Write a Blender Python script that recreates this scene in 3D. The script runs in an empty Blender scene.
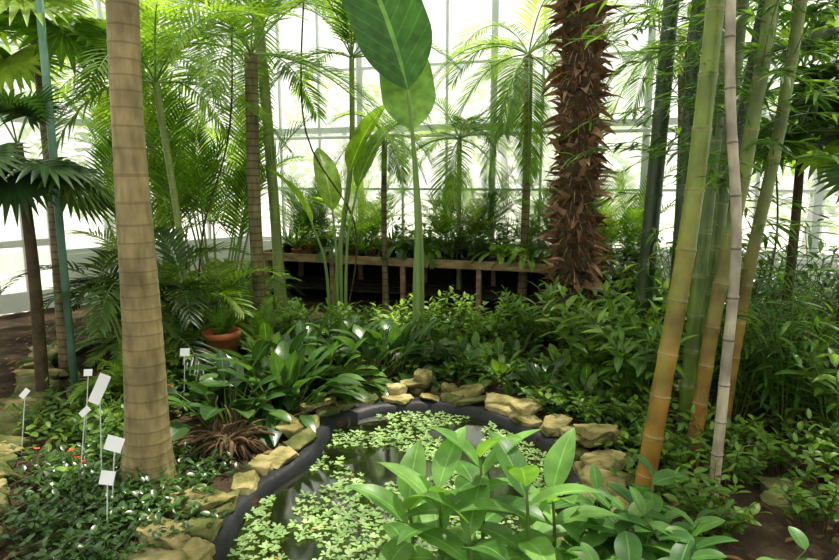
import bpy, bmesh, math, random
from mathutils import Vector, Quaternion, Matrix, noise
random.seed(7)
R=random.random
def U(a,b): return a+(b-a)*random.random()
Z=Vector((0,0,1))
V=Vector
sc=bpy.context.scene
# ---------------------------------------------------------------- materials
def newmat(name):
    m=bpy.data.materials.new(name); m.use_nodes=True
    nt=m.node_tree
    for n in list(nt.nodes): nt.nodes.remove(n)
    out=nt.nodes.new('ShaderNodeOutputMaterial')
    return m,nt,out
def ramp(nt,stops):
    r=nt.nodes.new('ShaderNodeValToRGB'); e=r.color_ramp.elements
    e[0].position=stops[0][0]; e[0].color=(*stops[0][1],1)
    e[1].position=stops[-1][0]; e[1].color=(*stops[-1][1],1)
    for p,c in stops[1:-1]:
        x=e.new(p); x.color=(*c,1)
    return r
def math_n(nt,op,a,b=None,c=None):
    n=nt.nodes.new('ShaderNodeMath'); n.operation=op
    for i,x in enumerate((a,b,c)):
        if x is None: continue
        if isinstance(x,(int,float)): n.inputs[i].default_value=x
        else: nt.links.new(x,n.inputs[i])
    return n.outputs[0]
def mixc(nt,f,a,b,mode='MIX'):
    n=nt.nodes.new('ShaderNodeMix'); n.data_type='RGBA'; n.blend_type=mode
    for s,x in ((0,f),(6,a),(7,b)):
        if isinstance(x,(int,float)): n.inputs[s].default_value=x
        elif isinstance(x,tuple): n.inputs[s].default_value=(*x,1)
        else: nt.links.new(x,n.inputs[s])
    return n.outputs[2]
def leafmat(name,cols,trans=.35,rough=.38,vein=.3,tint=1.5,spec=.35):
    m,nt,out=newmat(name); L=nt.links.new
    at=nt.nodes.new('ShaderNodeAttribute'); at.attribute_name='rnd'
    k=len(cols)
    rp=ramp(nt,[(i/(k-1),c) for i,c in enumerate(cols)]); L(at.outputs['Fac'],rp.inputs[0])
    uv=nt.nodes.new('ShaderNodeUVMap'); sp=nt.nodes.new('ShaderNodeSeparateXYZ'); L(uv.outputs[0],sp.inputs[0])
    d=math_n(nt,'ABSOLUTE',math_n(nt,'SUBTRACT',sp.outputs[0],.5))
    mid=math_n(nt,'LESS_THAN',d,.03)
    a=math_n(nt,'SUBTRACT',math_n(nt,'MULTIPLY',sp.outputs[1],12.0),math_n(nt,'MULTIPLY',d,5.0))
    vv=math_n(nt,'LESS_THAN',math_n(nt,'FRACT',a),.12)
    f=math_n(nt,'MAXIMUM',math_n(nt,'MULTIPLY',mid,min(1,vein*1.8)),math_n(nt,'MULTIPLY',vv,vein*.45))
    light=tuple(min(1,c*1.7+.03) for c in cols[-1])
    no=nt.nodes.new('ShaderNodeTexNoise'); no.inputs['Scale'].default_value=9
    geo=nt.nodes.new('ShaderNodeNewGeometry'); L(geo.outputs['Position'],no.inputs['Vector'])
    c0=mixc(nt,f,rp.outputs[0],light)
    nf=nt.nodes.new('ShaderNodeMapRange'); L(no.outputs[0],nf.inputs[0]); nf.inputs[1].default_value=.3; nf.inputs[2].default_value=.7; nf.inputs[3].default_value=.65; nf.inputs[4].default_value=1.25
    vm=nt.nodes.new('ShaderNodeVectorMath'); vm.operation='SCALE'; L(c0,vm.inputs[0]); L(nf.outputs[0],vm.inputs['Scale'])
    p=nt.nodes.new('ShaderNodeBsdfPrincipled'); L(vm.outputs[0],p.inputs['Base Color']); p.inputs['Roughness'].default_value=rough
    p.inputs['Specular IOR Level'].default_value=spec
    tr=nt.nodes.new('ShaderNodeBsdfTranslucent')
    tc=mixc(nt,1.0,vm.outputs[0],(min(1,tint*1.05),min(1,tint),.25*tint),'MULTIPLY')
    vs=nt.nodes.new('ShaderNodeVectorMath'); vs.operation='SCALE'; L(tc,vs.inputs[0]); vs.inputs['Scale'].default_value=2.2
    L(vs.outputs[0],tr.inputs[0])
    mx=nt.nodes.new('ShaderNodeMixShader'); mx.inputs[0].default_value=trans
    L(p.outputs[0],mx.inputs[1]); L(tr.outputs[0],mx.inputs[2]); L(mx.outputs[0],out.inputs[0])
    return m
def solid(name,stops,scale=6,rough=.7,bump=.3,detail=6,metal=0,stretch=(1,1,1),bscale=None,spec=.4):
    m,nt,out=newmat(name); L=nt.links.new
    tc=nt.nodes.new('ShaderNodeTexCoord'); mp=nt.nodes.new('ShaderNodeMapping'); L(tc.outputs['Object'],mp.inputs[0]); mp.inputs['Scale'].default_value=stretch
    no=nt.nodes.new('ShaderNodeTexNoise'); no.inputs['Scale'].default_value=scale; no.inputs['Detail'].default_value=detail
    L(mp.outputs[0],no.inputs['Vector'])
    k=len(stops)
    rp=ramp(nt,[(.3+.4*i/(k-1),c) for i,c in enumerate(stops)]); L(no.outputs[0],rp.inputs[0])
    p=nt.nodes.new('ShaderNodeBsdfPrincipled'); L(rp.outputs[0],p.inputs['Base Color']); p.inputs['Roughness'].default_value=rough; p.inputs['Metallic'].default_value=metal
    p.inputs['Specular IOR Level'].default_value=spec
    if bump:
        n2=nt.nodes.new('ShaderNodeTexNoise'); n2.inputs['Scale'].default_value=bscale or scale*4; n2.inputs['Detail'].default_value=5; L(mp.outputs[0],n2.inputs['Vector'])
        b=nt.nodes.new('ShaderNodeBump'); b.inputs['Strength'].default_value=bump; b.inputs['Distance'].default_value=.02; L(n2.outputs[0],b.inputs['Height']); L(b.outputs[0],p.inputs['Normal'])
    L(p.outputs[0],out.inputs[0])
    return m
def ringmat(name,lo,hi,ring,ringw=.12,zc=None,rough=.5,mott=.4,rs=.75):
    """trunk / culm material. uv.y counts internodes"""
    m,nt,out=newmat(name); L=nt.links.new
    uv=nt.nodes.new('ShaderNodeUVMap'); sp=nt.nodes.new('ShaderNodeSeparateXYZ'); L(uv.outputs[0],sp.inputs[0])
    geo=nt.nodes.new('ShaderNodeNewGeometry')
    mp=nt.nodes.new('ShaderNodeMapping'); mp.inputs['Scale'].default_value=(1,1,.25); L(geo.outputs['Position'],mp.inputs[0])
    no=nt.nodes.new('ShaderNodeTexNoise'); no.inputs['Scale'].default_value=22; no.inputs['Detail'].default_value=5; L(mp.outputs[0],no.inputs['Vector'])
    if zc:
        s2=nt.nodes.new('ShaderNodeSeparateXYZ'); L(geo.outputs['Position'],s2.inputs[0])
        h=math_n(nt,'DIVIDE',s2.outputs[2],zc)
        h=math_n(nt,'ADD',h,math_n(nt,'MULTIPLY',math_n(nt,'SUBTRACT',no.outputs[0],.5),1.2))
    else:
        h=math_n(nt,'ADD',math_n(nt,'MULTIPLY',math_n(nt,'SUBTRACT',no.outputs[0],.5),2.2),.5)
    rp=ramp(nt,[(0,lo),(1,hi)]); L(h,rp.inputs[0])
    fr=math_n(nt,'FRACT',math_n(nt,'ADD',sp.outputs[1],ringw/2))
    rg=math_n(nt,'LESS_THAN',fr,ringw)
    c=mixc(nt,math_n(nt,'MULTIPLY',rg,rs),rp.outputs[0],ring)
    n3=nt.nodes.new('ShaderNodeTexNoise'); n3.inputs['Scale'].default_value=5; n3.inputs['Detail'].default_value=8; L(geo.outputs['Position'],n3.inputs['Vector'])
    r3=ramp(nt,[(.35,(1-mott,)*3),(.65,(1.0,1.0,1.0))]); L(n3.outputs[0],r3.inputs[0])
    c=mixc(nt,1.0,c,r3.outputs[0],'MULTIPLY')
    p=nt.nodes.new('ShaderNodeBsdfPrincipled'); L(c,p.inputs['Base Color']); p.inputs['Roughness'].default_value=rough
    b=nt.nodes.new('ShaderNodeBump'); b.inputs['Strength'].default_value=.3; b.inputs['Distance'].default_value=.01; L(no.outputs[0],b.inputs['Height']); L(b.outputs[0],p.inputs['Normal'])
    L(p.outputs[0],out.inputs[0]); return m

M_dark=leafmat('leaf_dark_glossy',[(.014,.042,.009),(.04,.098,.02),(.085,.18,.038)],.26,.28,.25,spec=.55)
M_mid=leafmat('leaf_mid_green',[(.035,.09,.012),(.08,.17,.022),(.17,.29,.042)],.36,.38,.3)
M_light=leafmat('leaf_light_green',[(.08,.16,.018),(.16,.28,.035),(.29,.42,.075)],.45,.42,.3)
M_palm=leafmat('palm_leaflet',[(.035,.095,.012),(.11,.21,.02),(.24,.35,.05)],.5,.35,.12)
M_palmdk=leafmat('palm_leaflet_dark',[(.012,.035,.009),(.03,.075,.016),(.07,.13,.025)],.3,.35,.1)
M_ban=leafmat('banana_leaf',[(.028,.09,.02),(.055,.15,.032),(.15,.28,.08)],.4,.35,.22)
M_water=leafmat('water_lettuce_leaf',[(.15,.28,.08),(.27,.42,.14),(.44,.58,.27)],.25,.6,.12)
M_fore=leafmat('ginger_leaf',[(.05,.145,.028),(.10,.235,.045),(.19,.36,.085)],.34,.36,.25)
M_hyd=leafmat('hydrangea_leaf',[(.03,.10,.02),(.065,.17,.032),(.12,.25,.05)],.3,.4,.25)
M_bamleaf=leafmat('bamboo_leaf',[(.02,.065,.010),(.06,.15,.016),(.16,.29,.04)],.42,.4,.1)
M_fib=leafmat('palm_fibre',[(.08,.037,.02),(.26,.135,.075),(.50,.32,.21)],.08,.9,.1,tint=.8,spec=.1)
M_dead=leafmat('dry_leaf',[(.08,.045,.015),(.2,.12,.04),(.3,.2,.08)],.2,.8,.1,spec=.1)
M_stem=solid('green_stem',[(.06,.12,.015),(.14,.21,.035)],8,.5,.1)
M_stemlt=solid('pale_green_stem',[(.13,.24,.05),(.24,.34,.10)],5,.45,.1,stretch=(1,1,.2))
M_brstem=solid('brown_stem',[(.03,.02,.01),(.1,.07,.03)],12,.8,.3)
M_root=solid('root_fibre',[(.04,.022,.009),(.15,.09,.04)],16,.9,.4)
M_soil=solid('soil',[(.016,.011,.007),(.05,.033,.02),(.12,.085,.052)],3,.95,.9,10,bscale=40,spec=.1)
M_stone=solid('limestone',[(.06,.07,.02),(.20,.18,.065),(.36,.30,.13),(.48,.42,.23)],5.5,.9,1.0,10,bscale=22,spec=.15)
M_stone2=solid('mossy_stone',[(.04,.06,.012),(.13,.135,.045),(.27,.24,.12)],5,.95,1.0,8,bscale=26,spec=.15)
M_liner=solid('rubber_liner',[(.006,.007,.008),(.022,.023,.025)],5,.5,.4,bscale=14,spec=.25)
M_wood=solid('weathered_wood',[(.13,.085,.035),(.30,.20,.10),(.42,.30,.17)],5,.75,.4,stretch=(.5,3,3))
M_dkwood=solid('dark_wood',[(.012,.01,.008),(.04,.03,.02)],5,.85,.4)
M_shadepanel=solid('underbench_shade_panel',[(.008,.008,.007),(.02,.018,.015)],5,.9,.2,spec=.1)  # near-black colour stands in for the shade beneath the bench
M_terra=solid('terracotta',[(.35,.10,.035),(.6,.2,.08)],8,.8,.2)
M_black=solid('black_plastic',[(.012,.012,.012),(.03,.03,.03)],8,.5,.1)
M_frame=solid('painted_frame',[(.5,.55,.53),(.64,.68,.66)],4,.6,.1)
M_white=solid('white_paint',[(.74,.77,.74),(.86,.88,.86)],2,.6,.15)
M_label=solid('label_card',[(.85,.86,.88),(.92,.92,.93)],2,.5,0)
M_pole=solid('green_painted_steel',[(.09,.20,.14),(.17,.32,.24)],5,.45,.1)
M_fish=solid('goldfish_skin',[(.75,.1,.02),(.95,.3,.04)],14,.3,.1)
M_red=solid('red_petal',[(.6,.05,.02),(.8,.15,.03)],14,.5,.1)
M_gravel=solid('outside_gravel',[(.4,.4,.34),(.65,.65,.57)],3,.9,.3)
M_royal=ringmat('ringed_palm_bark',(.22,.165,.065),(.43,.34,.16),(.14,.10,.04),.12,None,.75,.45,.5)
M_trunk2=ringmat('slim_palm_bark',(.14,.10,.04),(.30,.25,.11),(.07,.05,.025),.2,None,.8,.4)
M_green3=ringmat('green_crownshaft',(.15,.22,.04),(.30,.36,.09),(.36,.36,.18),.06,None,.4,.2)
M_bamY=ringmat('bamboo_yellow_green',(.42,.18,.035),(.18,.26,.022),(.40,.34,.13),.04,2.0,.35,.6)
M_bamO=ringmat('bamboo_orange',(.34,.15,.03),(.14,.20,.022),(.34,.28,.11),.04,1.9,.38,.6)
M_bamG=ringmat('bamboo_green',(.04,.09,.010),(.13,.20,.022),(.26,.27,.12),.05,None,.35,.4)
M_bamD=ringmat('bamboo_dark',(.012,.03,.008),(.045,.075,.018),(.12,.14,.07),.05,None,.35,.3)
M_bamW=ringmat('bamboo_dry_pale',(.33,.28,.18),(.60,.54,.40),(.16,.12,.07),.04,None,.55,.55)
def glassmat(name,tr,wash):
    m,nt,out=newmat(name); L=nt.links.new
    geo=nt.nodes.new('ShaderNodeNewGeometry'); no=nt.nodes.new('ShaderNodeTexNoise'); no.inputs['Scale'].default_value=1.3; no.inputs['Detail'].default_value=5; L(geo.outputs['Position'],no.inputs['Vector'])
    mr=nt.nodes.new('ShaderNodeMapRange'); L(no.outputs[0],mr.inputs[0]); mr.inputs[1].default_value=.3; mr.inputs[2].default_value=.7; mr.inputs[3].default_value=wash*.6; mr.inputs[4].default_value=min(1,wash*1.3)
    a=nt.nodes.new('ShaderNodeBsdfTransparent'); a.inputs[0].default_value=(tr,tr,tr,1)
    b=nt.nodes.new('ShaderNodeBsdfTranslucent'); b.inputs[0].default_value=(.95,.97,.94,1)
    mx=nt.nodes.new('ShaderNodeMixShader'); L(mr.outputs[0],mx.inputs[0]); L(a.outputs[0],mx.inputs[1]); L(b.outputs[0],mx.inputs[2])
    L(mx.outputs[0],out.inputs[0]); return m
M_glass=glassmat('whitewashed_glass',.97,.4)
M_roofglass=glassmat('roof_glass',.97,.2)
M_pond,nt,out=newmat('pond_water')
fz=nt.nodes.new('ShaderNodeFresnel'); fz.inputs[0].default_value=1.33
f2=math_n(nt,'MULTIPLY',fz.outputs[0],.25)
ta=nt.nodes.new('ShaderNodeBsdfTransparent'); ta.inputs[0].default_value=(.35,.36,.22,1)
di=nt.nodes.new('ShaderNodeBsdfDiffuse'); di.inputs[0].default_value=(.014,.016,.007,1)
m0=nt.nodes.new('ShaderNodeMixShader'); m0.inputs[0].default_value=.5; nt.links.new(ta.outputs[0],m0.inputs[1]); nt.links.new(di.outputs[0],m0.inputs[2])
gl=nt.nodes.new('ShaderNodeBsdfGlossy'); gl.inputs['Roughness'].default_value=.06; gl.inputs[0].default_value=(.75,.8,.7,1)
mx=nt.nodes.new('ShaderNodeMixShader'); nt.links.new(f2,mx.inputs[0]); nt.links.new(m0.outputs[0],mx.inputs[1]); nt.links.new(gl.outputs[0],mx.inputs[2]); nt.links.new(mx.outputs[0],out.inputs[0])
nn=nt.nodes.new('ShaderNodeTexNoise'); nn.inputs['Scale'].default_value=6
bb=nt.nodes.new('ShaderNodeBump'); bb.inputs['Strength'].default_value=.2; bb.inputs['Distance'].default_value=.01; nt.links.new(nn.outputs[0],bb.inputs['Height']); nt.links.new(bb.outputs[0],gl.inputs['Normal'])

# greenhouse plan
C=[V((-7.5,-3,0)),V((-7.5,6.9,0)),V((-3.2,11.6,0)),V((6.3,8.5,0)),V((6.3,-3,0))]
H=5.0; peak=V((-.4,4,7.6))
PL=[]
for i in range(5):
    a=C[i];b=C[(i+1)%5]; d=(b-a).normalized(); PL.append((a,V((d.y,-d.x,0))))
RP=[]
for i in range(5):
    a=C[i]+V((0,0,H));b=C[(i+1)%5]+V((0,0,H)); n_=(b-a).cross(peak-a).normalized()
    if n_.z>0: n_=-n_
    RP.append((a,n_))
def clampin(p,off):
    p=p+off
    for a,n_ in PL:
        dd=(p-a).dot(n_)
        if dd<.14: p=p+n_*(.14-dd+.02*(abs(dd)%1))
    for a,n_ in RP:
        dd=(p-a).dot(n_)
        if dd<.12: p=p+n_*(.12-dd)
    return p-off
# ---------------------------------------------------------------- builder
class MB:
    def __init__(s): s.v=[];s.f=[];s.uv=[];s.rn=[];s.mi=[]
    def obj(s,name,mats,smooth=True,loc=None,clamp=False,rz=None):
        off=V(loc) if loc else V((0,0,0))
        if clamp: s.v=[clampin(V(p),off) for p in s.v]
        me=bpy.data.meshes.new(name); me.from_pydata([tuple(x) for x in s.v],[],s.f)
        uvl=me.uv_layers.new(name='UVMap')
        li=[0]*len(me.loops); me.loops.foreach_get('vertex_index',li)
        fl=[]
        for i in li: fl.extend(s.uv[i])
        uvl.data.foreach_set('uv',fl)
        a=me.attributes.new('rnd','FLOAT','POINT'); a.data.foreach_set('value',s.rn)
        for m in mats: me.materials.append(m)
        me.polygons.foreach_set('material_index',s.mi)
        me.polygons.foreach_set('use_smooth',[smooth]*len(s.f))
        me.update()
        o=bpy.data.objects.new(name,me); sc.collection.objects.link(o)
        if loc: o.location=loc
        return o
PROF={'lance':lambda t:max(.02,math.sin(math.pi*t**.75)**.9 if t<1 else .02),
 'oval':lambda t:max(.03,(math.sin(math.pi*min(1,t)**.85))**.6 if 0<t<1 else .03),
 'linear':lambda t:max(.03,min(1,t*6+.2)*(1-t**2.5)),
 'fan':lambda t:max(.03,(.1+t*1.8) if t<.5 else (1-((t-.5)/.5)**1.3)),
 'paddle':lambda t:max(.02,(math.sin(min(1,t/.3)*math.pi/2))**.7*(1-max(0,(t-.4)/.6)**2.4)),
 'spat':lambda t:max(.1,(.15+.85*t) if t<.75 else .95*math.sqrt(max(0,1-((t-.75)/.25)**2))+.1),
 'tri':lambda t:max(.03,(1-t)**.8)}
def rdir(): 
    a=U(0,6.283); return V((math.cos(a),math.sin(a),0))
def ael(az,el): return V((math.cos(az)*math.cos(el),math.sin(az)*math.cos(el),math.sin(el)))
def leaf(B,p,d,L,W,g=.1,n=5,prof='lance',fold=.25,roll=0,r=None,mat=0,m=1,wav=0,side=None):
    d=V(d).normalized(); s=side.copy() if side else d.cross(Z)
    if s.length<.12: s=rdir(); s=s-d*s.dot(d)
    s.normalize()
    if roll: s=Quaternion(d,roll)@s
    if r is None: r=R()
    c=V(p); st=L/n; b0=len(B.v); P=PROF[prof]; k=2*m+1; ph=U(0,6)
    for i in range(n+1):
        t=i/n; w=W/2*P(t); nn=s.cross(d)
        for j in range(-m,m+1):
            x=j/m
            h=w*fold*abs(x)**1.3
            if wav: h+=wav*W*abs(x)*math.sin(ph+t*14+(x>0)*2)
            B.v.append(c+s*(w*x)+nn*h); B.uv.append((.5+.5*x,t)); B.rn.append(r)
        if i<n:
            c=c+d*st; d=(d+V((0,0,-g))).normalized(); s=(s-d*s.dot(d)).normalized()
    for i in range(n):
        for j in range(k-1):
            a=b0+i*k+j; B.f.append((a,a+1,a+k+1,a+k)); B.mi.append(mat)
    return c,d
def tube(B,pts,rad,sides=6,mat=0,r=.5,vs=None,cap=True):
    n=len(pts); 
    if isinstance(rad,(int,float)): rad=[rad]*n
    pts=[V(p) for p in pts]
    t0=(pts[1]-pts[0]).normalized(); s=t0.cross(V((0,1,0)))
    if s.length<.1: s=t0.cross(V((1,0,0)))
    s.normalize(); b0=len(B.v); acc=0
    for i in range(n):
        t=(pts[min(n-1,i+1)]-pts[max(0,i-1)]).normalized()
        s=(s-t*s.dot(t)).normalized(); q=t.cross(s)
        if i: acc+=(pts[i]-pts[i-1]).length
        vv=vs[i] if vs else acc
        for k in range(sides):
            a=2*math.pi*k/sides
            B.v.append(pts[i]+(s*math.cos(a)+q*math.sin(a))*rad[i]); B.uv.append((k/sides,vv)); B.rn.append(r)
    for i in range(n-1):
        for k in range(sides):
            a=b0+i*sides+k; b=b0+i*sides+(k+1)%sides
            B.f.append((a,b,b+sides,a+sides)); B.mi.append(mat)
    if cap:
        B.f.append(tuple(b0+(n-1)*sides+k for k in range(sides))); B.mi.append(mat)
        B.f.append(tuple(b0+sides-1-k for k in range(sides))); B.mi.append(mat)
def crv(P,n):
    P=[V(p) for p in P]; Q=[P[0]*2-P[1]]+P+[P[-1]*2-P[-2]]; out=[]
    seg=len(P)-1
    for i in range(n+1):
        x=i/n*seg; k=min(seg-1,int(x)); t=x-k; a,b,c,d=Q[k:k+4]
        out.append(.5*((2*b)+(c-a)*t+(2*a-5*b+4*c-d)*t*t+(3*b-a-3*c+d)*t**3))
    return out
def box(B,lo,hi,mat=0,Mx=None):
    b=len(B.v)
    for x in (lo[0],hi[0]):
        for y in (lo[1],hi[1]):
            for z in (lo[2],hi[2]):
                p=V((x,y,z)); p=Mx@p if Mx else p
                B.v.append(p); B.uv.append((x,z)); B.rn.append(.5)
    for f in ((0,1,3,2),(4,6,7,5),(0,4,5,1),(2,3,7,6),(0,2,6,4),(1,5,7,3)):
        B.f.append(tuple(b+i for i in f)); B.mi.append(mat)
def frond(B,p,d,L,nl=24,ll=.35,lw=.03,g=.06,lg=.12,lift=.25,mat=0,smat=1,r=None,pet=.15,ang=.95,rr=.008):
    """pinnate palm leaf"""
    n=14; c=V(p); d=V(d).normalized(); pts=[c.copy()]; ds=[d.copy()]
    for i in range(n):
        c=c+d*L/n; d=(d+V((0,0,-g))).normalized(); pts.append(c.copy()); ds.append(d.copy())
    tube(B,pts,[rr*(1-.8*i/n) for i in range(n+1)],4,smat,.5,cap=False)
    if r is None: r=R()
    for k in range(nl):
        t=pet+(1-pet)*k/(nl-1); x=t*n; i=min(n-1,int(x)); q=pts[i].lerp(pts[i+1],x-i); tt=ds[i]
        s=tt.cross(Z)
        if s.length<.1: s=V((1,0,0))
        s.normalize(); up=s.cross(tt)
        a=ang*(1-.45*t); le=ll*(.55+.9*math.sin(math.pi*min(1,.12+.85*t))**.8)*.75*U(.88,1.08)
        for sg in (-1,1):
            dd=tt*math.cos(a)+s*(sg*math.sin(a))+up*(lift+U(-.12,.12))
            leaf(B,q,dd,le,lw,lg,4,'linear',.3,0,min(1,max(0,r+U(-.18,.18))),mat,side=(dd.cross(up)*1.0))
def fan(B,p,d,pl,rad,ns=22,spread=2.3,g=.04,mat=0,smat=1,r=None,w=None,lg=.1,pg=.05):
    """palmate fan leaf with petiole"""
    c=V(p); d=V(d).normalized(); pts=[c.copy()]
    for i in range(7):
        c=c+d*pl/7; d=(d+V((0,0,-pg))).normalized(); pts.append(c.copy())
    tube(B,pts,.008,4,smat,cap=False)
    if r is None: r=R()
    s=d.cross(Z)
    if s.length<.1: s=V((1,0,0))
    s.normalize(); d=(d+V((0,0,-.35))).normalized(); up=s.cross(d)
    if w is None: w=2*rad*.5*spread*2/ns*.62
    for k in range(ns):
        a=-spread+2*spread*k/(ns-1)
        dd=d*math.cos(a)+s*math.sin(a)+up*.12
        leaf(B,c,dd,rad*(1-.25*abs(a)/spread)*U(.93,1.05),w,lg,5,'fan',.35,0,min(1,max(0,r+U(-.12,.12))),mat,side=(dd.cross(up)))
def shrubmesh(B,n,h,L,W,prof='oval',per=8,spread=.5,g=.12,mat=0,smat=1,el=(.0,.7),sr=.006,n_seg=5,fold=.2,m=1,wav=0,base=(0,0,0),start=.3):
    for i in range(n):
        a=U(0,6.283); rr=U(0,.12)*spread*2; b=V(base)+V((math.cos(a)*rr,math.sin(a)*rr,-.05)); hh=h*U(.6,1.1)
        out=spread*U(.3,1)*hh
        tip=b+V((math.cos(a)*out,math.sin(a)*out,hh)); mid=b.lerp(tip,.5)+V((-math.cos(a)*out*.15,-math.sin(a)*out*.15,hh*.08))
        P=crv([b,mid,tip],8); tube(B,P,[sr*(1-.5*j/8) for j in range(9)],5,smat,cap=False)
        r0=R()
        for k in range(per):
            t=start+(1-start)*k/(per-1); x=t*8; ii=min(7,int(x)); q=P[ii].lerp(P[ii+1],x-ii)
            az=k*2.4+i+U(-.3,.3); sc_=U(.7,1.1)*(1 if t<.9 else .75)
            leaf(B,q,ael(az,U(*el)+(.5 if t>.93 else 0)),L*sc_,W*sc_,g,n_seg,prof,fold,U(-.3,.3),min(1,max(0,r0*.6+.2+U(-.25,.25)+ .15*(t-.5))),mat,m,wav)
def clumpmesh(B,n,L,W,pet=.2,prof='oval',g=.1,mat=0,smat=1,el=(.4,1.4),fold=.25,nseg=7,m=1,wav=0,spread=.12):
    for i in range(n):
        a=U(0,6.283); e=U(*el); r0=U(0,spread); b=V((math.cos(a)*r0,math.sin(a)*r0,-.04)); d=ael(a+U(-.4,.4),e)
        pl=pet*U(.5,1.3); P=[b]; c=b.copy()
        for j in range(4):
            c=c+d*pl/4; d=(d+V((0,0,-g*.4))).normalized(); P.append(c.copy())
        tube(B,P,.005,4,smat,cap=False)
        d=(d+V((0,0,-.35))).normalized()
        s=U(.7,1.15); leaf(B,c,d,L*s,W*s,g,nseg,prof,fold,U(-.3,.3),None,mat,m,wav)

# ---------------------------------------------------------------- ground & pond
pond=[(-1.0,2.87),(-1.0,3.48),(-.74,4.1),(-.64,4.72),(-.2,5.03),(.32,5.0),(.74,4.6),(.96,4.05),(.86,3.45),(.55,2.95),(.15,2.65),(-.1,2.25),(-.6,2.1),(-.95,2.4)]
def closed(P,n):
    k=len(P); out=[]
    for i in range(n):
        x=i/n*k; j=int(x); t=x-j; a,b,c,d=[V((*P[(j+q)%k],0)) for q in (-1,0,1,2)]
        out.append(.5*((2*b)+(c-a)*t+(2*a-5*b+4*c-d)*t*t+(3*b-a-3*c+d)*t**3))
    return out
PO=closed(pond,96)
def pin(x,y):
    ins=False; n=len(PO); j=n-1
    for i in range(n):
        a=PO[i]; b=PO[j]
        if (a.y>y)!=(b.y>y) and x<(b.x-a.x)*(y-a.y)/(b.y-a.y)+a.x: ins=not ins
        j=i
    return ins
def pdist(x,y):
    return min(math.hypot(x-a.x,y-a.y) for a in PO)
def gh(x,y):
    h=.05*noise.noise(V((x*.9,y*.9,3)))+.02*noise.noise(V((x*4,y*4,1)))
    if -1.6<x<1.6 and 1.4<y<5.8:
        dd=pdist(x,y)
        if pin(x,y): h=min(h,0)-.75*min(1,dd/.25+.15)
        elif dd<.3: h=h*(dd/.3)
    return h
B=MB(); xs=[-7.5+ .125*i for i in range(int(13.8/.125)+1)]; ys=[-3+.125*i for i in range(int(14.9/.125)+1)]
for y in ys:
    for x in xs:
        B.v.append(V((x,y,gh(x,y)-.005))); B.uv.append((x,y)); B.rn.append(.5)
nx=len(xs)
for j in range(len(ys)-1):
    for i in range(nx-1):
        cx,cy=xs[i]+.06,ys[j]+.06
        if cy>11.6-(cx+3.2)*.326+.15 or cy>11.6+(cx+3.2)*1.093+.15: continue
        a=j*nx+i; B.f.append((a,a+1,a+nx+1,a+nx)); B.mi.append(0)
floor=B.obj('floor',[M_soil])
def inset(P,o):
    n=len(P); out=[]
    for i in range(n):
        t=(P[(i+1)%n]-P[i-1]).normalized(); nrm=V((-t.y,t.x,0)); out.append(P[i]+nrm*o)
    return out
tst=inset(PO,.1); sgn=-1 if pin(tst[10].x,tst[10].y) else 1
B=MB(); rings=[(.16,.012),(.07,.015),(.02,-.0),(-.01,-.08),(-.06,-.3),(-.35,-.42)]
for o,z in rings:
    for i,q in enumerate(inset(PO,sgn*o)):
        B.v.append(V((q.x,q.y,z+.018*noise.noise(V((q.x*9,q.y*9,z*8)))))); B.uv.append((i,z)); B.rn.append(.5)
n=len(PO)
for k in range(len(rings)-1):
    for i in range(n):
        a=k*n+i; b=k*n+(i+1)%n; B.f.append((a,b,b+n,a+n)); B.mi.append(0)
B.f.append(tuple((len(rings)-1)*n+i for i in range(n))); B.mi.append(0)
B.obj('pond_liner',[M_liner])
B=MB()
WL=-.055
for q in inset(PO,-sgn*.005): B.v.append(V((q.x,q.y,WL))); B.uv.append((q.x,q.y)); B.rn.append(.5)
B.f.append(tuple(range(n))); B.mi.append(0)
B.obj('pond_water',[M_pond])
def rock(B,p,a,b,c,rz,tilt=(0,0),mat=0,seed=0):
    bm=bmesh.new()
    for i in range(18):
        th=U(0,6.283); zz=random.choice((-1,1))*U(.75,1); rr=U(.8,1.05)
        e=U(.5,.85); x=math.copysign(abs(math.cos(th))**e,math.cos(th))*rr; y=math.copysign(abs(math.sin(th))**e,math.sin(th))*rr
        bm.verts.new((x*a,y*b,zz*c))
    r=bmesh.ops.convex_hull(bm,input=bm.verts)
    bmesh.ops.delete(bm,geom=[g for g in r['geom_interior'] if isinstance(g,bmesh.types.BMVert)],context='VERTS')
    bmesh.ops.bevel(bm,geom=bm.edges[:],offset=min(a,b,c)*.15,segments=1,affect='EDGES')
    bmesh.ops.triangulate(bm,faces=bm.faces[:])
    for _ in range(2): bmesh.ops.subdivide_edges(bm,edges=[e for e in bm.edges if e.calc_length()>.035],cuts=1,use_grid_fill=True)
    bmesh.ops.triangulate(bm,faces=bm.faces[:])
    Mx=Matrix.Translation(V(p))@Matrix.Rotation(rz,4,'Z')@Matrix.Rotation(tilt[0],4,'X')@Matrix.Rotation(tilt[1],4,'Y')
    b0=len(B.v); bm.verts.ensure_lookup_table(); bm.verts.index_update()
    for v in bm.verts:
        k1=noise.noise(v.co*10+V(p)*3); k2=noise.noise(v.co*28+V(p)*5)
        q=v.co*(1+.16*k1)+V((0,0,.012*k2)); B.v.append(Mx@q); B.uv.append((v.co.x,v.co.y)); B.rn.append(.5)
    for f in bm.faces: B.f.append(tuple(b0+v.index for v in f.verts)); B.mi.append(mat)
    bm.free()
B=MB()
off=inset(PO,sgn*.14)
i=0
while i<96:
    q=off[i%96]; a=U(.09,.19); b=U(.08,.125); c=U(.022,.038)
    t=off[(i+1)%96]-off[i-1]; rz=math.atan2(t.y,t.x)+U(-.5,.5)
    rock(B,(q.x+U(-.03,.03),q.y+U(-.03,.03),c*.6+.01),a,b,c,rz,(U(-.12,.12),U(-.1,.1)),0 if R()<.55 else 1)
    adv=0
    while adv<a*1.5: 
        adv+=(off[(i+1)%96]-off[i%96]).length; i+=1
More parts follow.
